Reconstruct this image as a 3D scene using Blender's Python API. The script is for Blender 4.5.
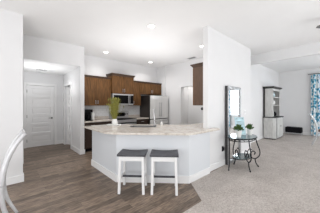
import bpy, bmesh, math, random
from mathutils import Vector, Matrix
random.seed(7)
C = bpy.context.scene.collection
scn = bpy.context.scene
for o in list(bpy.data.objects): bpy.data.objects.remove(o)
PI = math.pi

# ------------------------------------------------------------------ camera
# world axes: +x runs along the mirror wall away from the camera, +y runs into the kitchen
cd = bpy.data.cameras.new('camera'); cam = bpy.data.objects.new('camera', cd); C.objects.link(cam)
cam.location = (0, 0, 1.40); cam.rotation_euler = (PI/2, 0, math.radians(-41.94))
cd.sensor_width = 36; cd.lens = 172.5/320*36; cd.shift_y = -1.5/320; cd.clip_end = 100
scn.camera = cam

# ------------------------------------------------------------------ world, daylight, added fill lights, exposure
w = bpy.data.worlds.new('world'); scn.world = w; w.use_nodes = True
bg = w.node_tree.nodes['Background']; bg.inputs[0].default_value = (0.97, 0.98, 1.0, 1); bg.inputs[1].default_value = 0.85
def area(name, loc, target, sx, sy, power, col=(1, 1, 1)):
    l = bpy.data.lights.new(name, 'AREA'); l.shape = 'RECTANGLE'; l.size = sx; l.size_y = sy; l.energy = power; l.color = col
    o = bpy.data.objects.new(name, l); C.objects.link(o); o.location = loc
    d = Vector(target) - Vector(loc); o.rotation_euler = d.to_track_quat('-Z', 'Y').to_euler(); return o
area('living_window_daylight', (-2.5, -2.2, 1.2), (0.6, 3.4, 3.6), 1.1, 1.3, 34, (0.97, 0.985, 1.0))
area('ceiling_fill_light', (-1.2, 0.4, 1.0), (0.2, 1.8, 3.05), 1.6, 1.6, 50, (0.98, 0.985, 1.0))  # added up-light, stands in for flash bounced off the ceiling
area('kitchen_fill_light', (3.1, 3.9, 1.6), (3.1, 3.9, 3.05), 2.6, 2.2, 32, (0.99, 0.99, 1.0))  # unseen soft light put in mid-kitchen to lift its ceiling
area('hall_fill_light', (0.75, 5.9, 1.65), (0.75, 5.9, 2.49), 0.4, 0.8, 8, (0.98, 0.99, 1.0))  # extra upward light, added to brighten the hall
area('great_room_fill_light', (3.2, -2.2, 0.7), (3.6, -0.6, 3.05), 2.0, 2.0, 62, (0.98, 0.99, 1.0))  # added out of frame to brighten the great room ceiling
area('dining_window_daylight', (10.9, -0.45, 1.6), (6, 0.2, 1.4), 1.7, 1.6, 110, (0.95, 0.98, 1))
area('dining_side_fill_light', (8.4, -3.0, 1.5), (9.2, 2.0, 1.9), 2.4, 1.8, 80, (0.96, 0.98, 1))  # added fill that brightens the dining room; this wall has no window
area('left_fill_light', (-3.4, 2.9, 1.5), (1.5, 3.2, 1.0), 1.4, 1.8, 36, (0.98, 0.99, 1.0))  # added to light the peninsula's left face, no window modelled
area('passage_fill_light', (-2.6, 4.65, 1.4), (0.5, 5.6, 1.3), 0.9, 1.9, 9, (1, 0.98, 0.96))  # fill added for the passage, its source is never seen
area('alcove_fill_light', (5.55, 4.35, 2.55), (5.9, 3.9, 0), 0.4, 0.7, 12, (1, 0.97, 0.93))  # fill added inside the alcove, no fixture hangs there
area('right_side_fill_light', (4.5, -3.2, 1.5), (4.5, 2, 1.2), 3.5, 2.0, 32, (0.96, 0.98, 1))  # unseen soft fill from the open right side, no window built
scn.view_settings.view_transform = 'Standard'; scn.view_settings.look = 'None'
scn.view_settings.exposure = -0.10; scn.view_settings.gamma = 1; scn.view_settings.use_curve_mapping = False

# ------------------------------------------------------------------ materials
def newmat(name):
    m = bpy.data.materials.new(name); m.use_nodes = True
    return m, m.node_tree.nodes, m.node_tree.links, m.node_tree.nodes['Principled BSDF']
def mat(name, col, rough=0.5, metal=0.0, var=0.0, scale=20, bump=0.0, stretch=(1, 1, 1), spec=0.5, trans=0.0, emis=0):
    m, n, l, p = newmat(name)
    p.inputs['Base Color'].default_value = (*col, 1); p.inputs['Roughness'].default_value = rough
    p.inputs['Metallic'].default_value = metal; p.inputs['Specular IOR Level'].default_value = spec
    if trans: p.inputs['Transmission Weight'].default_value = trans
    if emis:
        p.inputs['Emission Color'].default_value = (*col, 1); p.inputs['Emission Strength'].default_value = emis
    if var or bump:
        tc = n.new('ShaderNodeTexCoord'); mp = n.new('ShaderNodeMapping'); mp.inputs['Scale'].default_value = stretch
        nz = n.new('ShaderNodeTexNoise'); nz.inputs['Scale'].default_value = scale; nz.inputs['Detail'].default_value = 4
        l.new(tc.outputs['Object'], mp.inputs[0]); l.new(mp.outputs[0], nz.inputs[0])
        if var:
            r = n.new('ShaderNodeValToRGB')
            r.color_ramp.elements[0].position = 0.3; r.color_ramp.elements[1].position = 0.7
            r.color_ramp.elements[0].color = tuple(max(0, c*(1-var)) for c in col)+(1,)
            r.color_ramp.elements[1].color = tuple(min(1, c*(1+var)) for c in col)+(1,)
            l.new(nz.outputs['Fac'], r.inputs[0]); l.new(r.outputs[0], p.inputs['Base Color'])
        if bump:
            b = n.new('ShaderNodeBump'); b.inputs['Strength'].default_value = bump; b.inputs['Distance'].default_value = 0.01
            l.new(nz.outputs['Fac'], b.inputs['Height']); l.new(b.outputs[0], p.inputs['Normal'])
    return m
M = {}
M['wall'] = mat('painted_wall', (0.79, 0.79, 0.795), 0.9, var=0.01, scale=3)
M['ceiling'] = mat('ceiling_paint', (0.90, 0.90, 0.90), 0.95, var=0.01, scale=2)
M['trim'] = mat('trim_paint', (0.87, 0.87, 0.87), 0.45)
M['door'] = mat('door_paint', (0.86, 0.86, 0.86), 0.5)
M['panel'] = mat('island_paint', (0.71, 0.735, 0.765), 0.6)
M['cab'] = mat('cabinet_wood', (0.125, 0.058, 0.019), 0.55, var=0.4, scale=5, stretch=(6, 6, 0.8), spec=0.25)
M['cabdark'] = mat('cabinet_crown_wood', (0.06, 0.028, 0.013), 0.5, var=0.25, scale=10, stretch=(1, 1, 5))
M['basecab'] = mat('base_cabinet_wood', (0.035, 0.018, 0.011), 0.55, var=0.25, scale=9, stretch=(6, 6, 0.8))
M['endcab'] = mat('cabinet_end_veneer', (0.105, 0.06, 0.036), 0.5, var=0.2, scale=9, stretch=(6, 6, 0.8))
M['steel'] = mat('brushed_steel', (0.55, 0.55, 0.555), 0.32, 0.75, var=0.05, scale=30, stretch=(1, 1, 0.05))
M['fridge'] = mat('fridge_steel', (0.80, 0.80, 0.79), 0.5, 0.0, var=0.06, scale=20, stretch=(1, 1, 0.05))
M['fridgeside'] = mat('fridge_side', (0.030, 0.024, 0.022), 0.5)
M['black'] = mat('black_gloss', (0.005, 0.005, 0.006), 0.45, spec=0.1)
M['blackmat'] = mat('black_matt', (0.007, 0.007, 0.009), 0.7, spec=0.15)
M['iron'] = mat('wrought_iron', (0.018, 0.018, 0.02), 0.5, 0.5)
M['slate'] = mat('slate_seat', (0.060, 0.062, 0.072), 0.55, var=0.35, scale=14, stretch=(1, 4, 1))
M['white'] = mat('white_paint', (0.86, 0.86, 0.86), 0.5)
M['distress'] = mat('distressed_white', (0.62, 0.62, 0.60), 0.6, var=0.12, scale=18, stretch=(1, 1, .3))
M['darktop'] = mat('dark_wood_top', (0.035, 0.033, 0.032), 0.5, var=0.2)
M['shelfback'] = mat('grey_shelf_back', (0.11, 0.115, 0.12), 0.7, var=0.3, scale=14)
M['silver'] = mat('silver_frame', (0.36, 0.36, 0.365), 0.4, 0.6, var=0.45, scale=60, bump=0.6)
M['silverside'] = mat('frame_side', (0.06, 0.06, 0.062), 0.5, 0.3)
M['mirror'] = mat('mirror_glass', (0.93, 0.95, 0.96), 0.01, 1.0)
M['glass'] = mat('table_glass', (0.14, 0.24, 0.25), 0.05, 0, trans=0.45)
M['sinksteel'] = mat('sink_steel', (0.30, 0.295, 0.29), 0.4, 0.6)
M['leaf'] = mat('leaf_green', (0.045, 0.10, 0.02), 0.6, var=0.4, scale=40)
M['grass'] = mat('ornamental_grass', (0.24, 0.23, 0.04), 0.6, var=0.35, scale=40)
M['soil'] = mat('soil', (0.03, 0.02, 0.015), 0.9)
M['ceramic'] = mat('white_ceramic', (0.82, 0.82, 0.80), 0.3)
M['bluepic'] = mat('pale_blue_picture', (0.46, 0.64, 0.72), 0.4, var=0.45, scale=7, stretch=(1, 1, 2.5))
M['ltblue'] = mat('blue_frame', (0.50, 0.66, 0.72), 0.4, var=0.1)
M['brownseat'] = mat('brown_seat', (0.11, 0.065, 0.045), 0.6, var=0.2)
M['chairwhite'] = mat('chair_silver_paint', (0.56, 0.56, 0.57), 0.4, 0.2, var=0.06, scale=15)
M['brass'] = mat('tan_ceramic', (0.26, 0.16, 0.09), 0.5)
M['vent'] = mat('vent_slots', (0.32, 0.32, 0.32), 0.6)
M['plate'] = mat('switch_plate', (0.9, 0.9, 0.9), 0.4)
M['lamp'] = mat('lamp_lens', (1.0, 0.97, 0.92), 0.4, emis=9)
M['fan'] = mat('fan_blade', (0.16, 0.15, 0.15), 0.5)
M['hinge'] = mat('hinge_metal', (0.25, 0.25, 0.25), 0.4, 0.8)
M['skyglass'] = mat('window_pane', (0.9, 0.95, 1.0), 0.02, 0, trans=1.0)

def floor_mat():
    m, n, l, p = newmat('vinyl_plank_floor')
    tc = n.new('ShaderNodeTexCoord')
    br = n.new('ShaderNodeTexBrick'); br.offset = 0.37; br.offset_frequency = 2
    br.inputs['Scale'].default_value = 1; br.inputs['Brick Width'].default_value = 0.80; br.inputs['Row Height'].default_value = 0.10
    br.inputs['Mortar Size'].default_value = 0.0022; br.inputs['Mortar'].default_value = (0.09, 0.068, 0.052, 1)
    br.inputs['Color1'].default_value = (0.105, 0.075, 0.054, 1); br.inputs['Color2'].default_value = (0.265, 0.198, 0.147, 1)
    l.new(tc.outputs['Object'], br.inputs[0])
    mp = n.new('ShaderNodeMapping'); mp.inputs['Scale'].default_value = (3.4, 24, 1); l.new(tc.outputs['Object'], mp.inputs[0])
    nz = n.new('ShaderNodeTexNoise'); nz.inputs['Scale'].default_value = 2.2; nz.inputs['Detail'].default_value = 6; l.new(mp.outputs[0], nz.inputs[0])
    r = n.new('ShaderNodeValToRGB'); r.color_ramp.elements[0].position = 0.3; r.color_ramp.elements[1].position = 0.72
    r.color_ramp.elements[0].color = (0.40, 0.37, 0.35, 1); r.color_ramp.elements[1].color = (1.6, 1.6, 1.6, 1)
    l.new(nz.outputs['Fac'], r.inputs[0])
    mx = n.new('ShaderNodeMix'); mx.data_type = 'RGBA'; mx.blend_type = 'MULTIPLY'; mx.inputs[0].default_value = 1
    l.new(br.outputs['Color'], mx.inputs[6]); l.new(r.outputs[0], mx.inputs[7]); l.new(mx.outputs[2], p.inputs['Base Color'])
    p.inputs['Roughness'].default_value = 0.42
    return m
M['floor'] = floor_mat()
def carpet_mat():
    m, n, l, p = newmat('carpet_pile')
    tc = n.new('ShaderNodeTexCoord')
    nz = n.new('ShaderNodeTexNoise'); nz.inputs['Scale'].default_value = 55; nz.inputs['Detail'].default_value = 5
    nz2 = n.new('ShaderNodeTexNoise'); nz2.inputs['Scale'].default_value = 2.6; nz2.inputs['Detail'].default_value = 3
    l.new(tc.outputs['Object'], nz.inputs[0]); l.new(tc.outputs['Object'], nz2.inputs[0])
    a = n.new('ShaderNodeMath'); a.operation = 'MULTIPLY_ADD'; a.inputs[1].default_value = 0.35
    l.new(nz2.outputs['Fac'], a.inputs[0]); l.new(nz.outputs['Fac'], a.inputs[2])
    r = n.new('ShaderNodeValToRGB'); r.color_ramp.elements[0].position = 0.45; r.color_ramp.elements[1].position = 0.90
    r.color_ramp.elements[0].color = (0.37, 0.33, 0.30, 1); r.color_ramp.elements[1].color = (0.64, 0.59, 0.555, 1)
    l.new(a.outputs[0], r.inputs[0]); l.new(r.outputs[0], p.inputs['Base Color'])
    b = n.new('ShaderNodeBump'); b.inputs['Strength'].default_value = 0.7; b.inputs['Distance'].default_value = 0.02
    l.new(nz.outputs['Fac'], b.inputs['Height']); l.new(b.outputs[0], p.inputs['Normal'])
    p.inputs['Roughness'].default_value = 1; p.inputs['Specular IOR Level'].default_value = 0.1
    return m
M['carpet'] = carpet_mat()
def granite_mat():
    m, n, l, p = newmat('speckled_granite')
    tc = n.new('ShaderNodeTexCoord')
    nz = n.new('ShaderNodeTexNoise'); nz.inputs['Scale'].default_value = 9; nz.inputs['Detail'].default_value = 8; nz.inputs['Roughness'].default_value = 0.75
    l.new(tc.outputs['Object'], nz.inputs[0])
    r = n.new('ShaderNodeValToRGB'); e = r.color_ramp.elements
    e[0].position = 0.36; e[0].color = (0.47, 0.41, 0.35, 1); e[1].position = 0.62; e[1].color = (0.72, 0.68, 0.62, 1)
    x = e.new(0.48); x.color = (0.66, 0.60, 0.54, 1)
    l.new(nz.outputs['Fac'], r.inputs[0]); l.new(r.outputs[0], p.inputs['Base Color'])
    p.inputs['Roughness'].default_value = 0.16
    return m
M['granite'] = granite_mat()
def curtain_mat():
    m, n, l, p = newmat('blue_leaf_print')
    tc = n.new('ShaderNodeTexCoord'); mp = n.new('ShaderNodeMapping'); mp.inputs['Scale'].default_value = (1, 1.7, 1)
    v = n.new('ShaderNodeTexVoronoi'); v.inputs['Scale'].default_value = 8.0
    nz = n.new('ShaderNodeTexNoise'); nz.inputs['Scale'].default_value = 5
    l.new(tc.outputs['Object'], mp.inputs[0]); l.new(mp.outputs[0], v.inputs[0]); l.new(tc.outputs['Object'], nz.inputs[0])
    r = n.new('ShaderNodeValToRGB'); r.color_ramp.interpolation = 'CONSTANT'
    e = r.color_ramp.elements; e[0].position = 0; e[0].color = (0.05, 0.26, 0.40, 1); e[1].position = 0.50; e[1].color = (0.78, 0.82, 0.84, 1)
    x = e.new(0.34); x.color = (0.15, 0.42, 0.56, 1)
    l.new(v.outputs['Distance'], r.inputs[0]); l.new(r.outputs[0], p.inputs['Base Color'])
    p.inputs['Roughness'].default_value = 0.9
    return m
M['curtain'] = curtain_mat()
def tile_mat():
    m, n, l, p = newmat('white_subway_tile')
    tc = n.new('ShaderNodeTexCoord'); mp = n.new('ShaderNodeMapping'); mp.inputs['Rotation'].default_value = (PI/2, 0, 0)
    br = n.new('ShaderNodeTexBrick'); br.inputs['Scale'].default_value = 1; br.inputs['Brick Width'].default_value = 0.15; br.inputs['Row Height'].default_value = 0.075
    br.inputs['Mortar Size'].default_value = 0.004; br.inputs['Color1'].default_value = (0.80, 0.81, 0.82, 1); br.inputs['Color2'].default_value = (0.84, 0.85, 0.86, 1)
    br.inputs['Mortar'].default_value = (0.66, 0.66, 0.66, 1)
    l.new(tc.outputs['Object'], mp.inputs[0]); l.new(mp.outputs[0], br.inputs[0]); l.new(br.outputs['Color'], p.inputs['Base Color'])
    p.inputs['Roughness'].default_value = 0.25
    return m
M['tile'] = tile_mat()

# ------------------------------------------------------------------ mesh helpers
class MB:
    def __init__(s): s.bm = bmesh.new()
    def box(s, x0, x1, y0, y1, z0, z1, mtx=None):
        vs = [s.bm.verts.new(v) for v in [(x0,y0,z0),(x1,y0,z0),(x1,y1,z0),(x0,y1,z0),(x0,y0,z1),(x1,y0,z1),(x1,y1,z1),(x0,y1,z1)]]
        for f in [(0,3,2,1),(4,5,6,7),(0,1,5,4),(1,2,6,5),(2,3,7,6),(3,0,4,7)]: s.bm.faces.new([vs[i] for i in f])
        if mtx: bmesh.ops.transform(s.bm, matrix=mtx, verts=vs)
        return s
    def prism(s, pts, z0, z1):
        lo = [s.bm.verts.new((x, y, z0)) for x, y in pts]; hi = [s.bm.verts.new((x, y, z1)) for x, y in pts]
        n = len(pts); s.bm.faces.new(lo[::-1]); s.bm.faces.new(hi)
        for i in range(n): s.bm.faces.new([lo[i], lo[(i+1) % n], hi[(i+1) % n], hi[i]])
        return s
    def loft(s, rings, cap=True):
        R = [[s.bm.verts.new(p) for p in r] for r in rings]; n = len(R[0])
        for a, b in zip(R, R[1:]):
            for i in range(n): s.bm.faces.new([a[i], a[(i+1) % n], b[(i+1) % n], b[i]])
        if cap: s.bm.faces.new(R[0][::-1]); s.bm.faces.new(R[-1])
        return s
    def lathe(s, prof, cx=0, cy=0, seg=20, ex=1, ey=1):
        return s.loft([[(cx+ex*max(r, 1e-4)*math.cos(2*PI*k/seg), cy+ey*max(r, 1e-4)*math.sin(2*PI*k/seg), z) for k in range(seg)] for r, z in prof])
    def tube(s, pts, r, seg=8, flat=1.0):
        P = [Vector(p) for p in pts]; rr = r if isinstance(r, (list, tuple)) else [r]*len(P); rings = []
        ref = None
        for i, p in enumerate(P):
            t = (P[min(i+1, len(P)-1)] - P[max(i-1, 0)]).normalized()
            if ref is None:
                ref = Vector((0, 0, 1)) if abs(t.z) < 0.9 else Vector((1, 0, 0))
            u = (ref - t*ref.dot(t)).normalized(); v = t.cross(u); ref = u
            rings.append([p + u*rr[i]*math.cos(2*PI*k/seg) + v*rr[i]*flat*math.sin(2*PI*k/seg) for k in range(seg)])
        return s.loft(rings)
    def build(s, name, m, parent=None, bevel=0, smooth=False, loc=None):
        bmesh.ops.recalc_face_normals(s.bm, faces=s.bm.faces)
        me = bpy.data.meshes.new(name); s.bm.to_mesh(me); s.bm.free()
        o = bpy.data.objects.new(name, me); C.objects.link(o); me.materials.append(M[m] if isinstance(m, str) else m)
        if smooth:
            for p in me.polygons: p.use_smooth = True
        if bevel:
            b = o.modifiers.new('bevel', 'BEVEL'); b.width = bevel; b.segments = 2; b.limit_method = 'ANGLE'
        if parent: o.parent = parent
        if loc: o.location = loc
        return o
def spline(pts, n=6):
    P = [Vector(p) for p in pts]; P = [P[0]*2-P[1]] + P + [P[-1]*2-P[-2]]; out = []
    for i in range(1, len(P)-2):
        for k in range(n):
            t = k/n; a, b, c, d = P[i-1], P[i], P[i+1], P[i+2]
            out.append(0.5*((2*b)+(c-a)*t+(2*a-5*b+4*c-d)*t*t+(3*b-a-3*c+d)*t**3))
    out.append(P[-2]); return out
def tag(o, label, cat, group=None):
    o['label'] = label; o['category'] = cat
    if group: o['group'] = group
    return o
def thing(name, loc, label, cat, group=None, rz=0):
    o = bpy.data.objects.new(name, None); C.objects.link(o); o.location = loc; o.rotation_euler = (0, 0, rz); o.empty_display_size = .1
    return tag(o, label, cat, group)
def struct(name, mb, m, parent=None, bevel=0):
    o = mb.build(name, m, parent, bevel)
    if not parent: o['kind'] = 'structure'
    return o
def copy_tree(o, parent=None):
    c = o.copy(); C.objects.link(c)
    if parent: c.parent = parent
    for ch in list(o.children): copy_tree(ch, c)
    return c

# ------------------------------------------------------------------ setting
CH = 3.05; HH = 2.49
WOOD = [(-6, 1.46), (2.13, 1.46), (2.47, 1.92), (5.4, 2.02), (7, 2.4), (7, 7.3), (-6, 7.3)]
struct('floor', MB().prism(WOOD, -0.1, 0.0), 'floor')
struct('floor_carpet', MB().prism([(-6, -5), (12, -5), (12, 2.62), (5.3, 2.62), (5.3, 2.02), (2.47, 1.92), (2.13, 1.46), (-6, 1.46)], -0.1, 0.008), 'carpet')
struct('ceiling', MB().box(-4, 11, -3.3, 6.1, CH, CH+0.1), 'ceiling')
struct('ceiling_hall', MB().prism([(-3, 5.24), (1.58, 5.24), (1.58, 5.97), (3.1, 5.97), (3.1, 7.3), (-3, 7.3)], HH, HH+0.1), 'ceiling')
struct('wall_left', MB().box(-4, 0.244, 4.02, 4.14, 0, CH), 'wall')
struct('wall_hall_far_left', MB().box(-3.12, -3, 4.14, 7.3, 0, CH), 'wall')
struct('wall_hall_left', MB().box(0.21, 0.33, 5.24, 7.08, 0, HH), 'wall')
struct('wall_hall_header', MB().box(-3, 1.69, 5.12, 5.24, HH, CH), 'wall')
DX0, DX1, DH = 0.52, 1.30, 2.06
struct('wall_hall_back', MB().box(-3, DX0, 7.08, 7.2, 0, HH).box(DX1, 3.1, 7.08, 7.2, 0, HH).box(DX0, DX1, 7.08, 7.2, DH, HH), 'wall')
struct('wall_hall_right', MB().box(1.58, 1.69, 5.12, 6.05, 0, HH).box(1.58, 1.69, 6.80, 7.08, 0, HH).box(1.58, 1.69, 6.05, 6.80, 2.06, HH).box(1.58, 1.69, 5.24, 5.85, HH, CH), 'wall')
struct('wall_pantry_right', MB().box(3.0, 3.1, 5.97, 7.08, 0, HH), 'wall')
struct('wall_kitchen_back', MB().box(1.69, 5.3, 5.85, 5.97, 0, CH), 'wall')
struct('wall_kitchen_right', MB().box(5.06, 5.3, 5.3, 5.85, 0, CH).box(5.10, 5.3, 4.46, 5.3, 0, CH).box(5.10, 5.3, 3.64, 4.46, 2.1, CH).box(5.10, 5.3, 2.5, 3.64, 0, CH), 'wall')
struct('wall_pantry_alcove', MB().box(6.1, 6.2, 3.2, 5.0, 0, 2.6).box(5.3, 6.2, 3.1, 3.2, 0, 2.6).box(5.3, 6.2, 4.9, 5.0, 0, 2.6).box(5.3, 6.2, 3.1, 5.0, 2.6, 2.7), 'wall')
struct('wall_mirror_side', MB().box(3.13, 5.4, 2.0, 2.115, 0, CH), 'wall')
struct('wall_return', MB().box(5.3, 5.4, 2.115, 2.62, 0, CH), 'wall')
struct('wall_dining_left', MB().box(5.4, 10.5, 2.5, 2.62, 0, CH), 'wall')
struct('wall_dining_header', MB().box(6.1, 6.25, -3.3, 2.5, 2.75, CH), 'wall')
WY0, WY1, WZ0, WZ1 = -1.35, 0.45, 0.75, 2.35
struct('wall_dining_far', MB().box(10.38, 10.5, WY1, 2.5, 0, CH).box(10.38, 10.5, -3.3, WY0, 0, CH).box(10.38, 10.5, WY0, WY1, 0, WZ0).box(10.38, 10.5, WY0, WY1, WZ1, CH), 'wall')
struct('wall_dining_right', MB().box(6.1, 10.5, -3.3, -3.2, 0, CH), 'wall')
# dining window
wf = MB()
wf.box(10.34, 10.5, WY0, WY0+.06, WZ0, WZ1).box(10.34, 10.5, WY1-.06, WY1, WZ0, WZ1).box(10.34, 10.5, WY0+.06, WY1-.06, WZ0, WZ0+.06).box(10.34, 10.5, WY0+.06, WY1-.06, WZ1-.06, WZ1)
wf.box(10.4, 10.46, (WY0+WY1)/2-.025, (WY0+WY1)/2+.025, WZ0+.06, WZ1-.06).box(10.4, 10.46, WY0+.06, (WY0+WY1)/2-.025, 1.53, 1.57).box(10.4, 10.46, (WY0+WY1)/2+.025, WY1-.06, 1.53, 1.57)
win = struct('window_1', wf, 'trim')
struct('pane', MB().box(10.425, 10.435, WY0+.06, WY1-.06, WZ0+.06, WZ1-.06), 'skyglass', win)
# baseboards
BH, BT = 0.13, 0.016
def bb(name, *boxes):
    m = MB()
    for x0, x1, y0, y1 in boxes:
        m.box(x0, x1, y0, y1, 0, BH)
    struct(name, m, 'trim', bevel=.004)
bb('baseboard_left', (-4, 0.244+BT, 4.02-BT, 4.02), (0.244, 0.244+BT, 4.02, 4.14))
bb('baseboard_hall', (-3, DX0-.07, 7.08-BT, 7.08), (DX1+.07, 1.58, 7.08-BT, 7.08), (1.58-BT, 1.58, 5.12-BT, 5.97), (1.58-BT, 1.58, 6.88, 7.064), (1.58, 1.69+BT, 5.12-BT, 5.12))
bb('baseboard_mirror_side', (3.13-BT, 5.4+BT, 2.0-BT, 2.0), (5.4, 5.4+BT, 2.0, 2.5))
bb('baseboard_dining', (5.4+BT, 10.38, 2.5-BT, 2.5), (10.38-BT, 10.38, -3.2, 2.5-BT))
bb('baseboard_kitchen', (5.10-BT, 5.10, 2.9, 3.64), (5.10-BT, 5.10, 4.46, 5.05))
# casing of the hall doors
struct('trim_1', MB().box(DX0-.075, DX0, 7.05, 7.08, 0, DH+.075).box(DX1, DX1+.075, 7.05, 7.08, 0, DH+.075).box(DX0, DX1, 7.05, 7.08, DH, DH+.075), 'trim', bevel=.004)
struct('trim_2', MB().box(1.56, 1.58, 5.98, 6.05, 0, 2.13).box(1.56, 1.58, 6.80, 6.87, 0, 2.13).box(1.56, 1.58, 6.05, 6.80, 2.06, 2.13), 'trim', bevel=.004)
def panel_door(name, W, H, root_loc, rz, npan=6):
    root = bpy.data.objects.new(name, None); C.objects.link(root); root.location = root_loc; root.rotation_euler = (0, 0, rz); root['kind'] = 'structure'
    mb = MB(); st = .105; rail = .085; T = .04
    mb.box(0, st, 0, T, 0, H).box(W-st, W, 0, T, 0, H)
    ph = (H - .10 - rail*npan) / npan; z = 0
    hts = [.16] + [rail]*(npan-1) + [.10]
    ph = (H - sum(hts)) / npan
    for k in range(npan):
        mb.box(st, W-st, 0, T, z, z+hts[k]); z += hts[k]
        mb.box(st, W-st, .028, T-.006, z, z+ph)
        mb.box(st+.055, W-st-.055, .008, .028, z+.05, z+ph-.05); z += ph
    mb.box(st, W-st, 0, T, z, H)
    mb.build('door_leaf', 'door', root)
    return root
d1 = panel_door('door_1', DX1-DX0-.012, DH-.012, (DX0+.006, 7.09, 0.004), 0)
MB().tube([(.70, -.004, .94), (.70, -.04, .94)], .026, 12).tube([(.70, -.04, .94), (.60, -.045, .94)], [.010, .008], 8).build('door_handle', 'iron', d1)
for z in (.22, 1.02, 1.85): MB().box(-.003, .012, -.008, 0, z-.05, z+.05).build('hinge', 'hinge', d1)
d2 = panel_door('door_2', .74, 2.04, (1.64, 6.79, 0.004), math.radians(-90+24))
MB().tube([(.67, -.004, .94), (.67, -.04, .94)], .024, 12).tube([(.67, -.04, .94), (.57, -.045, .94)], [.010, .008], 8).build('door_handle', 'iron', d2)

# ------------------------------------------------------------------ kitchen back run
def shaker(mb, x0, x1, z0, z1, y, fr=.055, t=.02, gap=.003):
    # a framed door whose face is at y (facing -y)
    x0 += gap; x1 -= gap; z0 += gap; z1 -= gap
    mb.box(x0, x0+fr, y, y+t, z0, z1).box(x1-fr, x1, y, y+t, z0, z1)
    mb.box(x0+fr, x1-fr, y, y+t, z0, z0+fr).box(x0+fr, x1-fr, y, y+t, z1-fr, z1)
    mb.box(x0+fr, x1-fr, y+.009, y+t, z0+fr, z1-fr)
def pull(parent, x, z0, z1, y, horiz=False):
    m = MB()
    if horiz:
        m.tube([(z0, y-.028, x), (z1, y-.028, x)], .006).tube([(z0+.01, y, x), (z0+.01, y-.028, x)], .004).tube([(z1-.01, y, x), (z1-.01, y-.028, x)], .004)
    else:
        m.tube([(x, y-.028, z0), (x, y-.028, z1)], .006).tube([(x, y, z0+.01), (x, y-.028, z0+.01)], .004).tube([(x, y, z1-.01), (x, y-.028, z1-.01)], .004)
    return m.build('handle', 'steel', parent)
YB = 5.85
def upper(x0, x1, z0, z1, dep, ndoor, label, crown=0.06, over=.03, cl=True, cr=True, bt=None):
    r = thing('wall_cabinet', (x0, YB, z0), label, 'cabinet', None)
    W = x1-x0; H = z1-z0-crown
    MB().box(0, W, -dep+.02, -.002, 0, H).build('carcass', 'cab', r)
    for k in range(ndoor):
        a, b = W*k/ndoor, W*(k+1)/ndoor
        m = MB(); shaker(m, a, b, .0, H, -dep); d = m.build('door', 'cab', r)
        hx = b-.035 if (k % 2 == 0 and ndoor > 1) else a+.035
        pull(d, hx, .05, .17, -dep)
    m = MB(); ol = over if cl else 0; orr = over if cr else 0
    m.loft([[(-.0, -dep, H), (W, -dep, H), (W, -.002, H), (0, -.002, H)], [(-ol*.4, -dep-over*.5, H+crown*.5), (W+orr*.4, -dep-over*.5, H+crown*.5), (W+orr*.4, -.002, H+crown*.5), (-ol*.4, -.002, H+crown*.5)],
            [(-ol, -dep-over, H+crown*.75), (W+orr, -dep-over, H+crown*.75), (W+orr, -.002, H+crown*.75), (-ol, -.002, H+crown*.75)], [(-ol, -dep-over, H+crown), (W+orr, -dep-over, H+crown), (W+orr, -.002, H+crown), (-ol, -.002, H+crown)]])
    m.build('crown_moulding', 'cabdark', r)
    return r
upper(1.71, 2.70, 1.38, 2.335, .33, 2, 'two-door brown wall cabinet left of the microwave, above coffee maker', cr=False, cl=False)
upper(2.71, 3.57, 1.80, 2.485, .41, 2, 'taller brown wall cabinet directly above the microwave, raised crown', crown=.075, over=.045)
upper(3.58, 3.95, 1.38, 2.325, .33, 1, 'narrow single-door brown wall cabinet between microwave and fridge', cl=False, cr=False)
upper(3.96, 5.04, 1.83, 2.325, .33, 2, 'short wide brown wall cabinet above the fridge', cl=False, cr=False)
# microwave
r = thing('microwave', (2.73, YB, 1.40), 'stainless steel over-range microwave with black door window', 'microwave')
W = .82
MB().box(0, W, -.40, -.002, 0, .395).build('casing', 'steel', r, bevel=.004)
d = MB().box(.01, .62, -.43, -.40, .01, .05).box(.01, .62, -.43, -.40, .345, .385).box(.01, .03, -.43, -.40, .05, .345).box(.60, .62, -.43, -.40, .05, .345).build('door', 'steel', r)
MB().box(.03, .60, -.425, -.402, .05, .345).build('window', 'black', d)
MB().tube([(.645, -.455, .05), (.645, -.46, .2), (.645, -.455, .345)], .010).tube([(.645, -.43, .06), (.645, -.455, .06)], .008).tube([(.645, -.43, .335), (.645, -.455, .335)], .008).build('handle', 'steel', r)
MB().box(.625, W-.01, -.428, -.40, .046, .349).build('control_panel', 'black', r)
for z0, z1 in ((.0, .045), (.35, .39)): MB().box(.625, W-.01, -.428, -.40, z0, z1).build('trim_strip', 'steel', r)
# base cabinets
def base(x0, x1, nd, label, left_end=False):
    r = thing('base_cabinet', (x0, YB, 0), label, 'cabinet'); W = x1-x0; dep = .60
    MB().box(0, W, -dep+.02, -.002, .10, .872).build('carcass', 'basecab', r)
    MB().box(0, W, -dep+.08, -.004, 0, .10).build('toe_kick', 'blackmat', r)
    for k in range(nd):
        a, b = W*k/nd, W*(k+1)/nd
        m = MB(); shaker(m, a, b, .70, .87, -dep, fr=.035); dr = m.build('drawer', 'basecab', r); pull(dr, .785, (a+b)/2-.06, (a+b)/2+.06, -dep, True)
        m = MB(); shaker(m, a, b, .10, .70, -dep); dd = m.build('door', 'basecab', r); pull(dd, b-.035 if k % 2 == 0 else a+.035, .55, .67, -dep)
base(1.71, 2.76, 2, 'dark brown base cabinet left of the range, under coffee maker')
base(3.56, 4.10, 1, 'dark brown base cabinet between range and fridge')
def worktop(x0, x1, label):
    tag(MB().box(x0, x1, 5.215, 5.848, .874, .914).build('countertop', 'granite', bevel=.004), label, 'countertop')
    tag(MB().box(x0, x1, 5.822, 5.837, .915, 1.01).build('counter_upstand', 'granite', bevel=.003), label.replace('worktop with upstand', 'upstand strip behind the worktop'), 'upstand')
worktop(1.70, 2.765, 'beige granite worktop with upstand left of the range')
worktop(3.555, 4.105, 'beige granite worktop with upstand between range and fridge')
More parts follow.
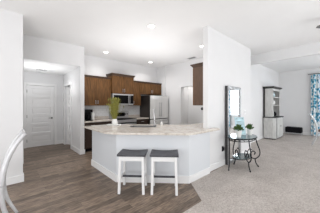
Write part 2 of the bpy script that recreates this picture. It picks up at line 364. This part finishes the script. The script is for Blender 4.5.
tag(MB().box(1.70, 2.765, 5.838, 5.848, 1.012, 1.378).box(2.768, 3.552, 5.838, 5.848, .93, 1.378).box(3.555, 4.105, 5.838, 5.848, 1.012, 1.378).build('backsplash', 'tile'), 'pale tile backsplash on the wall behind the range', 'backsplash')
# range
r = thing('range', (2.78, 5.835, 0), 'stainless steel freestanding range with black glass cooktop and oven', 'stove'); W = .76
MB().box(0, W, -.62, -.003, .02, .895).build('casing', 'steel', r)
MB().box(0, W, -.63, -.09, .896, .915).build('cooktop', 'black', r, bevel=.003)
b = MB().box(0, W, -.09, -.003, .90, 1.17).build('backguard', 'steel', r, bevel=.006)
MB().box(.17, W-.17, -.096, -.09, .985, 1.12).build('display', 'black', b)
for x in (.07, .15, W-.15, W-.07): MB().lathe([(.022, 0), (.022, .02), (.016, .03)]).build('knob', 'black', b, loc=(x, -.09, 1.06)).rotation_euler = (PI/2, 0, 0)
d = MB().box(.01, W-.01, -.66, -.62, .22, .80).build('oven_door', 'black', r, bevel=.005)
MB().box(.09, W-.09, -.665, -.66, .32, .68).build('window', 'black', d)
MB().tube([(.06, -.70, .755), (W-.06, -.70, .755)], .012).tube([(.08, -.66, .755), (.08, -.70, .755)], .008).tube([(W-.08, -.66, .755), (W-.08, -.70, .755)], .008).build('handle', 'steel', d)
MB().box(.01, W-.01, -.65, -.62, .04, .20).build('drawer', 'steel', r, bevel=.004)
for x, y, s in ((.19, -.48, .10), (.57, -.48, .085), (.19, -.22, .075), (.57, -.22, .09)): MB().lathe([(s, .915), (s, .9165), (s-.01, .917)], x, y, 24).build('burner', 'blackmat', r)
# fridge
r = thing('refrigerator', (4.125, YB, 0), 'stainless steel french door refrigerator with dark side', 'refrigerator'); W = .905
MB().box(0, W, -.68, -.01, .03, 1.77).build('casing', 'fridgeside', r)
for k, (a, b) in enumerate(((0, W/2-.003), (W/2+.003, W))):
    d = MB().box(a, b, -.75, -.685, .87, 1.76).build('door', 'fridge', r, bevel=.008)
    hx = b-.05 if k == 0 else a+.05
    MB().tube([(hx, -.80, .95), (hx, -.80, 1.50)], .012).tube([(hx, -.75, .98), (hx, -.80, .98)], .008).tube([(hx, -.75, 1.47), (hx, -.80, 1.47)], .008).build('handle', 'steel', d)
for z0, z1 in ((.64, .835), (.05, .61)):
    d = MB().box(0, W, -.75, -.685, z0, z1).build('freezer_drawer', 'fridge', r, bevel=.008)
    MB().tube([(.08, -.80, z1-.05), (W-.08, -.80, z1-.05)], .012).tube([(.1, -.75, z1-.05), (.1, -.80, z1-.05)], .008).tube([(W-.1, -.75, z1-.05), (W-.1, -.80, z1-.05)], .008).build('handle', 'steel', d)
for x in (.08, W-.08):
    for y in (-.6, -.1): MB().lathe([(.02, 0), (.02, .03)], x, y, 10).build('foot', 'blackmat', r)
# coffee maker
r = thing('coffee_maker', (1.93, 5.50, .914), 'black drip coffee maker at left end of the back worktop', 'coffee maker')
MB().box(-.10, .10, -.12, .14, 0, .03).build('base', 'black', r, bevel=.006)
MB().box(-.10, .10, .03, .14, .03, .26).build('tower', 'black', r, bevel=.006)
MB().box(-.10, .10, -.12, .14, .26, .35).build('brew_head', 'black', r, bevel=.012)
cf = MB().lathe([(.055, .032), (.075, .08), (.07, .15), (.05, .19), (.05, .20)], 0, -.045).build('carafe', 'black', r, smooth=True)
MB().tube(spline([(0, -.11, .18), (0, -.155, .16), (0, -.15, .09), (0, -.115, .07)]), .007).build('handle', 'blackmat', cf)
r = thing('storage_jar', (2.12, 5.62, .914), 'white lidded jar standing beside the black coffee maker', 'jar')
MB().lathe([(.045, 0), (.055, .02), (.055, .20), (.045, .23)]).build('body', 'ceramic', r, smooth=True)
MB().lathe([(.047, .231), (.047, .25), (.02, .255), (.012, .28)]).build('lid', 'ceramic', r)
# kitchen cabinet on the back of the mirror wall
r = thing('wall_cabinet', (3.22, 2.115, 1.39), 'brown wall cabinet seen from its end on the near wall above counter', 'cabinet')
MB().box(0, .85, .002, .31, 0, .86).build('carcass', 'endcab', r)
m = MB()
MB_d = []
for k in range(2):
    a, b = .425*k, .425*(k+1)
    m = MB().box(a+.003, b-.003, .31, .33, .003, .857).box(a+.003, a+.06, .33, .338, .003, .857).box(b-.06, b-.003, .33, .338, .003, .857).box(a+.06, b-.06, .33, .338, .003, .06).box(a+.06, b-.06, .33, .338, .80, .857)
    d = m.build('door', 'cab', r); hx = b-.035 if k == 0 else a+.035
    MB().tube([(hx, .366, .05), (hx, .366, .17)], .006).tube([(hx, .338, .06), (hx, .366, .06)], .004).tube([(hx, .338, .16), (hx, .366, .16)], .004).build('handle', 'steel', d)
MB().loft([[(0, .002, .86), (.85, .002, .86), (.85, .33, .86), (0, .33, .86)], [(-.02, .002, .89), (.87, .002, .89), (.87, .35, .89), (-.02, .35, .89)], [(-.045, .002, .915), (.895, .002, .915), (.895, .375, .915), (-.045, .375, .915)], [(-.045, .002, .935), (.895, .002, .935), (.895, .375, .935), (-.045, .375, .935)]]).build('crown_moulding', 'cabdark', r)

# ------------------------------------------------------------------ peninsula
r = thing('kitchen_peninsula', (1.51, 1.95, 0), 'white panelled breakfast peninsula with angled front and base moulding', 'kitchen island')
OX, OY = 1.51, 1.95
def loc2(pts): return [(x-OX, y-OY) for x, y in pts]
body = [(1.51, 2.87), (2.45, 1.95), (3.128, 1.95), (3.128, 2.60), (3.0, 2.60), (2.9, 2.65), (1.95, 3.6), (1.95, 4.05), (1.51, 4.05)]
MB().prism(loc2([(1.51, 2.87), (2.45, 1.95), (3.128, 1.95), (3.128, 2.10), (2.51, 2.10), (1.66, 2.93), (1.66, 4.05), (1.51, 4.05)]), 0, .872).build('front_panel', 'panel', r)
o = BT
MB().prism(loc2([(1.51-o, 2.87-o*.4), (2.45-o*.4, 1.95-o), (3.114, 1.95-o), (3.114, 1.949), (2.4505, 1.949), (1.509, 2.8705), (1.509, 4.05), (1.509, 4.05+o), (1.51-o, 4.05+o)]), 0, .13).build('baseboard', 'trim', r)
MB().prism(loc2([(1.665, 4.045), (1.665, 2.94), (2.515, 2.105), (3.128, 2.105), (3.128, 2.118), (4.05, 2.118), (4.05, 2.68), (3.3, 2.68), (1.98, 4.0), (1.98, 4.045)]), .10, .70).build('cabinet_box', 'basecab', r)
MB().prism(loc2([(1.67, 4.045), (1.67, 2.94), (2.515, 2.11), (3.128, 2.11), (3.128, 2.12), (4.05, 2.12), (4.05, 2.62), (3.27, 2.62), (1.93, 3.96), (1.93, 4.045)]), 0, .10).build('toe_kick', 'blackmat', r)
MB().box(.155, .46, 2.095, 2.11, .10, .87).build('end_panel', 'basecab', r)
MB().prism(loc2([(3.13, 2.66), (4.05, 2.66), (4.05, 2.68), (3.3, 2.68), (1.98, 4.0), (1.96, 3.99)]), .70, .872).build('front_rail', 'basecab', r)
# top
pts = [(1.345, 4.12), (1.345, 3.02), (1.40, 2.86), (1.50, 2.72), (2.34, 1.89), (2.43, 1.85), (3.34, 1.85), (3.38, 1.89), (3.38, 1.995), (3.122, 1.995), (3.122, 2.125), (4.10, 2.125), (4.10, 2.72), (3.35, 2.74), (2.0, 4.09), (1.97, 4.12)]
top = MB().prism(pts, .874, .914).build('countertop', 'granite', bevel=.005)
tag(top, 'speckled beige granite top covering the white angled peninsula', 'countertop')
# cut the sink bowl out
sc = Vector((2.36, 3.20)); ang = math.radians(-45)
cut = MB().box(-.30, .30, -.19, .19, .80, 1.0, Matrix.Translation((sc.x, sc.y, 0)) @ Matrix.Rotation(ang, 4, 'Z'))
# sink modelled as bowl set in the opening, opening made by a boolean baked right away
co = cut.build('cutter', 'granite')
bo = top.modifiers.new('sink', 'BOOLEAN'); bo.object = co; bo.operation = 'DIFFERENCE'
top.modifiers.move(1, 0)
dg = bpy.context.evaluated_depsgraph_get(); me = bpy.data.meshes.new_from_object(top.evaluated_get(dg)); top.modifiers.clear(); top.data = me
bpy.data.objects.remove(co)
sk = MB()
for b in ((-.298, -.288, -.188, .188, .73, .912), (.288, .298, -.188, .188, .73, .912), (-.288, .288, -.188, -.178, .73, .912), (-.288, .288, .178, .188, .73, .912), (-.288, .288, -.178, .178, .73, .74)): sk.box(*b)
s = sk.build('sink', 'sinksteel', loc=(sc.x, sc.y, 0)); s.rotation_euler = (0, 0, ang)
tag(s, 'rectangular steel sink sunk in the granite peninsula top', 'sink')
def faucet():
    r = thing('faucet', (2.66, 3.16, .914), 'tall chrome gooseneck faucet behind the sink on the peninsula', 'faucet', rz=math.radians(-135))
    MB().lathe([(.03, 0), (.03, .01), (.018, .03), (.016, .10), (.014, .12)]).build('base', 'steel', r, smooth=True)
    MB().tube(spline([(0, 0, .10), (0, 0, .27), (.02, 0, .35), (.08, 0, .39), (.15, 0, .36), (.17, 0, .28), (.17, 0, .25)]), .017).build('spout', 'steel', r, smooth=True)
    MB().tube([(0, .016, .07), (0, .06, .10)], .007).build('handle', 'steel', r)
faucet()
r = thing('soap_dispenser', (2.80, 3.06, .914), 'small white soap pump right of the faucet', 'soap dispenser')
MB().lathe([(.03, 0), (.032, .01), (.032, .06), (.014, .08)]).build('bottle', 'ceramic', r, smooth=True)
MB().tube([(0, 0, .08), (0, 0, .115)], .006).tube([(0, 0, .115), (-.03, -.02, .112)], .006).build('pump', 'steel', r)
# plant on tray
tag(MB().lathe([(.0, .0), (.16, .0), (.175, .018), (.17, .02), (.15, .008), (.0, .008)], 0, 0, 28).build('serving_plate', 'ceramic', loc=(1.94, 3.80, .914), smooth=False), 'round white plate on the peninsula under the grass vase', 'plate')
r = thing('potted_grass', (1.97, 3.83, .923), 'yellow-green grass arrangement in white vase on the peninsula', 'plant')
MB().lathe([(.05, 0), (.065, .02), (.068, .07), (.055, .12), (.06, .14), (.052, .14), (.045, .11), (.0, .11)]).build('vase', 'ceramic', r, smooth=True)
g = MB()
for k in range(190):
    a = random.uniform(0, 2*PI); lean = abs(random.gauss(0, .07)); h = random.uniform(.16, .36)+.17
    if lean > .14: h *= .8
    w_ = .0045; q = Vector((math.cos(a), math.sin(a), 0)); pr = Vector((-q.y, q.x, 0))*w_
    p0 = q*.02+Vector((0, 0, .11)); p1 = q*(.03+lean*.75)+Vector((0, 0, .11+h*.55)); p2 = q*(.03+lean*1.05)+Vector((0, 0, .11+h))
    g.loft([[p0-pr, p0+pr, p0+q*.003], [p1-pr, p1+pr, p1+q*.003], [p2-pr*.5, p2+pr*.5, p2+q*.002]])
    if k % 2 == 0: g.lathe([(.002, p2.z-.03), (.010, p2.z), (.008, p2.z+.02), (.001, p2.z+.035)], p2.x, p2.y, 6)
g.build('foliage', 'grass', r)

# ------------------------------------------------------------------ stools
def make_stool(label):
    r = thing('bar_stool', (0, 0, 0), label, 'stool', 'white stools at the peninsula')
    # saddle seat
    W, D = .225, .172; rings = []
    N = 10; m = MB()
    for i in range(N+1):
        x = -W + 2*W*i/N; dip = .018*(1-(x/W)**2)
        rings.append([(x, -D, .59), (x, D, .59), (x, D, 0.628-dip), (x, 0, 0.628-dip*1.3), (x, -D, 0.628-dip)])
    m.loft(rings).build('seat', 'slate', r, bevel=.005)
    lx, ly = .185, .135
    for sx in (-1, 1):
        for sy in (-1, 1):
            t = .019; xt, yt, xb, yb = sx*(lx-.005), sy*ly, sx*(lx+.008), sy*(ly+.02)
            MB().loft([[(xb-t, yb-t, 0), (xb+t, yb-t, 0), (xb+t, yb+t, 0), (xb-t, yb+t, 0)], [(xt-t, yt-t, .59), (xt+t, yt-t, .59), (xt+t, yt+t, .59), (xt-t, yt+t, .59)]]).build('leg', 'white', r, bevel=.003)
    m = MB()
    for sy in (-1, 1): m.box(-lx+.015, lx-.015, sy*ly-.010, sy*ly+.010, .515, .588)
    for sx in (-1, 1): m.box(sx*(lx-.005)-.010, sx*(lx-.005)+.010, -ly+.019, ly-.019, .515, .588)
    m.build('apron', 'white', r)
    for sx in (-1, 1): MB().box(sx*(lx+.003)-.010, sx*(lx+.003)+.010, -ly-.005, ly+.005, .20, .235).build('stretcher', 'white', r)
    MB().box(-lx+.012, lx-.012, -.012, .012, .205, .232).build('stretcher', 'slate', r)['label'] = 'dark slate cross stretcher'
    return r
s1 = make_stool('white stool with slate saddle seat, left of the two at the peninsula'); s1.location = (1.585, 2.43, 0); s1.rotation_euler = (0, 0, math.radians(-45))
s2 = copy_tree(s1); s2.location = (1.955, 2.065, 0); s2['label'] = 'white stool with slate saddle seat, right of the two, nearer the carpet'

# ------------------------------------------------------------------ console table
CX, CY = 3.89, 1.62
r = thing('console_table', (CX, CY, .008), 'black wrought iron console table with scrolled legs and glass top', 'table')
def ell(rx, ry, z, n=40): return [(rx*math.cos(2*PI*k/n), ry*math.sin(2*PI*k/n), z) for k in range(n)]
MB().loft([ell(.40, .265, .702), ell(.41, .275, .706), ell(.41, .275, .712)]).build('glass_top', 'glass', r)
m = MB(); e = ell(.40, .265, .69); m.tube(e+[e[0]], .014, 6); e = ell(.36, .23, .64); m.tube(e+[e[0]], .009, 6)
for k in range(0, 40, 2):
    a = ell(.40, .265, .69)[k]; b = ell(.36, .23, .64)[(k+1) % 40]; m.tube([a, b], .006, 5)
m.build('rim', 'iron', r)
legs = [(160, .385), (243, .24), (330, .42), (65, .26)]
for ang_, R in legs:
    a = math.radians(ang_); q = Vector((math.cos(a), math.sin(a), 0)); s_ = R/.38
    def P(rr, z): return q*(rr*s_) + Vector((0, 0, z))
    m = MB()
    if ang_ == 160:
        m.tube(spline([P(.36, .69), P(.355, .4), P(.36, .15), P(.375, .01)]), .012, 8)
    else:
        m.tube(spline([P(.30, .69), P(.35, .52), P(.41, .36), P(.40, .25), P(.31, .19), P(.22, .22), P(.19, .30), P(.24, .36), P(.30, .33), P(.28, .28)]), .012, 8)
        m.tube(spline([P(.30, .19), P(.31, .12), P(.345, .05), P(.375, .012)]), .012, 8)
        m.tube(spline([P(.22, .22), P(.14, .28), P(.13, .37), P(.18, .42), P(.22, .39)]), .009, 8)
    m.lathe([(.001, -.005), (.016, 0), (.016, .02), (.001, .028)], P(.375, 0).x, P(.375, 0).y, 10)
    m.build('leg', 'iron', r)
MB().loft([ell(.27, .16, .262), ell(.275, .165, .268), ell(.27, .16, .272)]).build('lower_shelf', 'glass', r)
m = MB(); e = ell(.275, .165, .25); m.tube(e+[e[0]], .009, 6)
m.tube([(-.26, .02, .25), (-.355, .125, .25)], .008).build('shelf_ring', 'iron', r)
ZT = .008+.713
def small_plant(x, y, label, s=1.0, seed=1):
    rnd = random.Random(seed)
    r = thing('potted_plant', (x, y, ZT), label, 'plant', 'small plants on the console table')
    MB().lathe([(.035*s, 0), (.05*s, .10*s), (.052*s, .105*s), (.045*s, .105*s), (.042*s, .09*s), (0, .09*s)]).build('pot', 'ceramic', r)
    g = MB()
    for k in range(70):
        a = rnd.uniform(0, 2*PI); el = rnd.uniform(.1, 1.45); R = rnd.uniform(.03, .078)*s
        c = Vector((math.cos(a)*math.cos(el), math.sin(a)*math.cos(el), math.sin(el)*1.15))*R + Vector((0, 0, .115*s))
        d = (c-Vector((0, 0, .09*s))).normalized(); t = d.cross(Vector((rnd.random(), rnd.random(), rnd.random()))).normalized(); n = d.cross(t)
        L = .022*s; g.loft([[c-d*L+t*.002, c-d*L-t*.002, c-d*L+n*.002], [c+t*L*.6, c-t*L*.6, c+n*.004], [c+d*L+t*.001, c+d*L-t*.001, c+d*L+n*.001]])
        if k % 4 == 0: g.tube([(0, 0, .09*s), tuple(c)], .0015, 4)
    g.build('foliage', 'leaf', r)
small_plant(3.67, 1.60, 'small green plant in white pot at left end of console table', 1.3, 3)
small_plant(4.13, 1.55, 'small green plant in white pot at right end of console table', 1.2, 5)
r = thing('picture', (3.955, 1.66, ZT), 'pale blue picture leaning upright between the two console plants', 'picture', rz=math.radians(-38))
lean = Matrix.Rotation(math.radians(-15), 4, 'X')
MB().box(-.11, .11, 0, .015, .005, .022, lean).box(-.11, .11, 0, .015, .395, .412, lean).box(-.11, -.095, 0, .015, .022, .395, lean).box(.095, .11, 0, .015, .022, .395, lean).build('frame', 'ltblue', r)
MB().box(-.095, .095, .004, .012, .022, .395, lean).build('canvas', 'bluepic', r)

# ------------------------------------------------------------------ floor mirror
MW, MHt = .72, 1.84
r = thing('floor_mirror', (4.20, 1.962, .008), 'tall silver-framed floor mirror leaning on the wall behind console table', 'mirror')
def fr(x0, x1, z0, z1, y0=-.035, y1=0): return MB().box(x0, x1, y0, y1, z0, z1)
fw = .075; h = MW/2
m = MB()
for b in ((-h, -h+fw, 0, MHt), (h-fw, h, 0, MHt), (-h+fw, h-fw, 0, fw), (-h+fw, h-fw, MHt-fw, MHt)): m.box(b[0], b[1], -.04, -.004, b[2], b[3])
f = m.build('frame', 'silver', r, bevel=.01)
MB().box(-h-.004, h+.004, -.004, .018, 0, MHt+.004).build('backing', 'silverside', r)
MB().box(-h-.006, -h+.001, -.036, .018, 0, MHt).build('edge_strip', 'silverside', r)
MB().box(-h+fw-.005, h-fw+.005, -.018, -.010, fw-.005, MHt-fw+.005).build('mirror_glass', 'mirror', r)

# wall plates
r = thing('outlet', (3.74, 2.0, .39), 'black plug in the wall outlet just left of the floor mirror', 'outlet')
MB().box(-.038, .038, -.006, -.001, -.06, .06).build('cover_plate', 'blackmat', r, bevel=.002)
MB().box(-.026, .026, -.04, -.006, -.035, .04).build('plug', 'black', r, bevel=.005)
r = thing('light_switch', (4.98, 2.0, 1.20), 'white light switch plate on the wall right of the floor mirror', 'light switch')
MB().box(-.06, .06, -.007, -.001, -.06, .06).build('cover_plate', 'plate', r, bevel=.002)
for x in (-.025, .025): MB().box(x-.012, x+.012, -.013, -.007, -.03, .03).build('rocker', 'plate', r)
r = thing('thermostat', (5.10, 3.47, 1.27), 'small round black thermostat on kitchen wall below the end wall cabinet', 'thermostat')
MB().tube([(-.001, 0, 0), (-.025, 0, 0)], .05, 20).build('body', 'black', r)
MB().tube([(-.025, 0, 0), (-.028, 0, 0)], .022, 16).build('screen', 'shelfback', r)

# ------------------------------------------------------------------ hutch
r = thing('hutch', (8.0, 2.48, .008), 'white two-part hutch with dark top and open shelves in dining room', 'hutch')
HW = 1.18
MB().prism([(0, -.02), (0, -.36), (.06, -.43), (.14, -.45), (HW-.14, -.45), (HW-.06, -.43), (HW, -.36), (HW, -.02)], .04, .87).build('base', 'distress', r)
MB().prism([(-.03, 0), (-.03, -.38), (.05, -.465), (.14, -.49), (HW-.14, -.49), (HW-.05, -.465), (HW+.03, -.38), (HW+.03, 0)], .87, .905).build('base_top', 'darktop', r)
MB().prism([(.01, -.03), (.01, -.35), (.07, -.42), (HW-.07, -.42), (HW-.01, -.35), (HW-.01, -.03)], 0, .04).build('plinth', 'darktop', r)
for k in range(2):
    a, b = .14+k*.45, .14+(k+1)*.45
    m = MB(); shaker(m, a, b, .08, .84, -.47, fr=.06, t=.018); d = m.build('door', 'distress', r)
    MB().lathe([(.006, 0), (.006, .014), (.014, .02), (.014, .03)]).build('knob', 'iron', d, loc=(b-.04 if k == 0 else a+.04, -.47, .52)).rotation_euler = (PI/2, 0, 0)
for x in (.13, HW-.14): MB().box(x, x+.01, -.462, -.452, .05, .86).build('corner_strip', 'darktop', r)
# upper
MB().box(.06, .085, -.32, -.03, .905, 2.07).build('side_panel', 'distress', r)
MB().box(HW-.085, HW-.06, -.32, -.03, .905, 2.07).build('side_panel', 'distress', r)
MB().box(.05, HW-.05, -.03, -.005, .905, 2.07).build('back_panel', 'shelfback', r)
MB().box(.045, .06, -.06, -.02, .905, 2.07).build('corner_strip', 'darktop', r)
for z in (1.37, 1.70): MB().box(.085, HW-.085, -.31, -.03, z, z+.03).build('shelf', 'distress', r)
MB().box(.085, .15, -.335, -.32, .905, 2.07).box(HW-.15, HW-.085, -.335, -.32, .905, 2.07).box(.15, HW-.15, -.335, -.32, 1.98, 2.07).build('face_frame', 'distress', r)
MB().loft([[(.05, -.33, 2.07), (HW-.05, -.33, 2.07), (HW-.05, 0, 2.07), (.05, 0, 2.07)], [(-.02, -.40, 2.12), (HW+.02, -.40, 2.12), (HW+.02, 0, 2.12), (-.02, 0, 2.12)], [(-.02, -.40, 2.15), (HW+.02, -.40, 2.15), (HW+.02, 0, 2.15), (-.02, 0, 2.15)]]).build('cornice', 'darktop', r)
def vase(name, x, y, z, prof, m, label, cat='vase'):
    return tag(MB().lathe(prof, 0, 0, 18).build(name, m, loc=(x, y, z), smooth=True), label, cat, 'hutch ornaments')
HB = .008
vase('vase', 8.22, 2.30, HB+.905, [(.05, 0), (.09, .10), (.08, .22), (.035, .30), (.045, .36), (.03, .36), (.02, .30), (0, .28)], 'brass', 'tan brown vase on the hutch worktop, lowest of the ornaments')
vase('bottle', 8.42, 2.26, HB+.905, [(.05, 0), (.055, .02), (.055, .20), (.02, .27), (.02, .36), (0, .36)], 'ceramic', 'white bottle right of the tan vase in the hutch', 'bottle')
vase('jar', 8.80, 2.30, HB+.905, [(.06, 0), (.10, .06), (.10, .14), (.05, .20), (0, .20)], 'blackmat', 'dark squat jar at the right of hutch worktop', 'jar')
vase('bowl', 8.30, 2.30, HB+1.40, [(.04, 0), (.10, .07), (.12, .12), (.11, .12), (.05, .03), (0, .03)], 'shelfback', 'grey bowl on the middle shelf of the hutch', 'bowl')
vase('jar', 8.70, 2.30, HB+1.40, [(.05, 0), (.08, .08), (.06, .17), (.03, .19), (0, .19)], 'ceramic', 'white jar on the middle shelf of the hutch', 'jar')
tp = thing('teapot', (8.25, 2.30, HB+1.73), 'black teapot on the top shelf of the hutch', 'teapot', 'hutch ornaments')
MB().lathe([(.05, 0), (.10, .05), (.10, .11), (.05, .16), (.015, .17), (.02, .20), (0, .21)]).build('body', 'blackmat', tp, smooth=True)
MB().tube(spline([(.09, 0, .05), (.14, 0, .09), (.17, 0, .15)]), [.018]*6+[.012]*7).build('spout', 'blackmat', tp)
MB().tube(spline([(-.09, 0, .13), (-.15, 0, .12), (-.14, 0, .05), (-.09, 0, .04)]), .009).build('handle', 'blackmat', tp)
vase('vase', 8.75, 2.30, HB+1.73, [(.04, 0), (.07, .08), (.03, .16), (.04, .21), (0, .21)], 'ltblue', 'pale blue vase on the top shelf of the hutch')

# ------------------------------------------------------------------ dining side
r = thing('bench', (10.10, 1.83, .008), 'low black cushioned bench with silver legs against the far wall', 'bench')
MB().box(-.16, .16, -.31, .31, .10, .36).build('cushion', 'blackmat', r, bevel=.04)
for sx in (-1, 1):
    for sy in (-1, 1): MB().tube([(sx*.12, sy*.28, .11), (sx*.135, sy*.31, 0)], .014).build('leg', 'steel', r)
def curtain(y0, y1, label):
    m = MB(); n = 60; r0 = []; r1 = []
    for i in range(n+1):
        t = i/n; y = y0+(y1-y0)*t; d = .035*math.sin(t*PI*2*5.5); r0.append((10.27+d, y)); r1.append((10.277+d, y))
    m.prism(r0+r1[::-1], .03, 2.76); c = m.build('curtain', 'curtain', smooth=False); return tag(c, label, 'curtain', 'curtains of the dining window')
curtain(0.42, 1.24, 'white curtain with blue leaf print at the left of dining window')
curtain(-2.0, -1.12, 'white curtain with blue leaf print at the far right of dining window')
r = thing('curtain_rod', (10.27, -.55, 2.79), 'thin dark curtain rod above the dining window', 'curtain rod')
MB().tube([(0, -1.85, 0), (0, 1.85, 0)], .012).build('rod', 'iron', r)
for y in (-1.8, 1.8): MB().tube([(0, y, 0), (.108, y, 0)], .008).build('bracket', 'iron', r)
for y in (-1.87, 1.87): MB().lathe([(0, -.022), (.022, 0), (0, .022)], 0, y, 10).build('finial', 'iron', r)

def make_chair(label):
    # front is +x, back towards -x, stiles at y = +-.2
    r = thing('dining_chair', (0, 0, 0), label, 'chair', 'curved white dining chairs')
    prof = [(-.13, 0), (-.035, .22), (.0, .40), (0.005, .52), (-.012, .66), (-.055, .82), (-.12, .96), (-.20, 1.075)]
    for sy in (-1, 1):
        lp = spline([(x, sy*.20, z) for x, z in prof[:4]], 6); up = spline([(x, sy*.20, z) for x, z in prof[3:]], 6)
        MB().tube(lp, [.016+.014*i/(len(lp)-1) for i in range(len(lp))], 10, 0.8).build('leg', 'chairwhite', r, smooth=True)
        MB().tube(up, [.030-.008*i/(len(up)-1) for i in range(len(up))], 10, 0.8).build('back_post', 'chairwhite', r, smooth=True)
        fl = spline([(.40, sy*.21, .46), (.42, sy*.215, .25), (.47, sy*.22, 0)], 6)
        MB().tube(fl, [.026-.010*i/(len(fl)-1) for i in range(len(fl))], 10).build('leg', 'chairwhite', r, smooth=True)
    MB().box(-.015, .42, -.215, -.185, .42, .48).box(-.015, .42, .185, .215, .42, .48).box(.40, .43, -.185, .185, .42, .48).box(-.015, .015, -.185, .185, .42, .48).build('seat_frame', 'chairwhite', r, bevel=.006)
    MB().loft([[(0.02, -.20, .48), (.43, -.22, .48), (.43, .22, .48), (.02, .20, .48)], [(0.02, -.20, .515), (.44, -.225, .52), (.44, .225, .52), (.02, .20, .515)], [(.05, -.17, .54), (.41, -.19, .545), (.41, .19, .545), (.05, .17, .54)]]).build('seat', 'brownseat', r)
    def rail(x0, z0, x1, z1):
        n = 10; rings = []
        for i in range(n+1):
            y = -.19+.38*i/n; b = -.006*(1-(y/.19)**2)
            rings.append([(x0+b-.008, y, z0), (x0+b+.008, y, z0), (x1+b+.008, y, z1), (x1+b-.008, y, z1)])
        return MB().loft(rings)
    rail(-.155, 1.01, -.195, 1.07).build('top_rail', 'chairwhite', r, smooth=False)
    rail(-.013, .60, -.035, .74).build('back_slat', 'brownseat', r)
    return r
def to_ab(X, Z): return (.744*X+.668*Z, -.668*X+.744*Z)
def dir_ang(X, Z): a, b = to_ab(X, Z); return math.atan2(b, a)
c1 = make_chair('white curved-back dining chair with brown seat at far left foreground')
# near back post of each chair stands at the given place; chair turned so its back shows edge-on
def place_chair(c, X, Z, side, rzX, rzZ):
    rz = dir_ang(rzX, rzZ); a, b = to_ab(X, Z); off = Vector((0, .20*side, 0)); off.rotate(Matrix.Rotation(rz, 3, 'Z'))
    c.location = (a-off.x, b-off.y, 0 if (b > 1.46) else .008); c.rotation_euler = (0, 0, rz)
place_chair(c1, -1.70, 1.85, 1, -.77, -.64)
c2 = copy_tree(c1); c2['label'] = 'white curved-back dining chair on carpet before the blue curtain'
place_chair(c2, 5.37, 5.9, -1, .74, -.67)

# ------------------------------------------------------------------ ceiling fixtures
def downlight(x, y, z, label, power=42, col=(1, .98, .96)):
    r = thing('recessed_light', (x, y, z), label, 'ceiling light', 'recessed ceiling lights')
    MB().lathe([(.068, -.001), (.095, -.002), (.098, -.008), (.070, -.012), (.066, -.002)], 0, 0, 28).build('trim_ring', 'trim', r)
    MB().lathe([(.001, -.003), (.066, -.003), (.066, -.006), (.001, -.008)], 0, 0, 24).build('lens', 'lamp', r)
    l = bpy.data.lights.new('downlight_glow', 'SPOT'); l.energy = power; l.color = col; l.shadow_soft_size = .06; l.spot_size = math.radians(150); l.spot_blend = .8
    o = bpy.data.objects.new('downlight_glow', l); C.objects.link(o); o.parent = r; o.location = (0, 0, -.03)
downlight(2.27, 2.80, CH, 'recessed ceiling light above the peninsula, nearest the camera')
downlight(2.34, 5.12, CH, 'recessed ceiling light above the left wall cabinets')
downlight(4.15, 5.17, CH, 'recessed ceiling light in front of the fridge')
downlight(4.10, 2.79, CH, 'recessed ceiling light beside the end wall cabinet')
downlight(0.94, 5.98, HH, 'recessed ceiling light in the hallway before the closed door', 24)
def vent(x, y, z, sx, sy, label):
    r = thing('ceiling_vent', (x, y, z), label, 'vent', 'ceiling vents')
    m = MB().box(-sx, sx, -sy, -sy+.02, -.012, -.001).box(-sx, sx, sy-.02, sy, -.012, -.001).box(-sx, -sx+.02, -sy+.02, sy-.02, -.012, -.001).box(sx-.02, sx, -sy+.02, sy-.02, -.012, -.001)
    m.build('frame', 'trim', r)
    s = MB(); k = -sy+.035
    while k < sy-.03: s.box(-sx+.02, sx-.02, k-.004, k+.004, -.010, -.002); k += .022
    s.build('louvres', 'vent', r)
vent(4.86, 3.75, CH, .10, .18, 'white slotted vent in kitchen ceiling near the right wall')
vent(0.85, 6.42, HH, .16, .09, 'white slotted vent in the hallway ceiling')
# ceiling fan, only one blade tip reaches into view
r = thing('ceiling_fan', (4.56, -.16, CH), 'ceiling fan at the right edge, one dark blade tip visible', 'ceiling fan')
MB().lathe([(.07, -.001), (.07, -.02), (.04, -.06), (.015, -.07), (.015, -.13), (.09, -.15), (.11, -.21), (.09, -.27), (.02, -.29)]).build('motor', 'iron', r, smooth=True)
for k in range(5):
    a = math.radians(115+72*k); m = MB().box(.09, .18, -.015, .015, -.29, -.28).loft([[(.17, -.045, -.287), (.17, .045, -.275), (.17, .045, -.269), (.17, -.045, -.281)], [(.60, -.065, -.290), (.60, .065, -.272), (.60, .065, -.266), (.60, -.065, -.284)], [(.66, -.03, -.287), (.66, .03, -.277), (.66, .03, -.271), (.66, -.03, -.281)]])
    b = m.build('blade', 'fan', r); b.rotation_euler = (0, 0, a); b.location = (0, 0, .07)
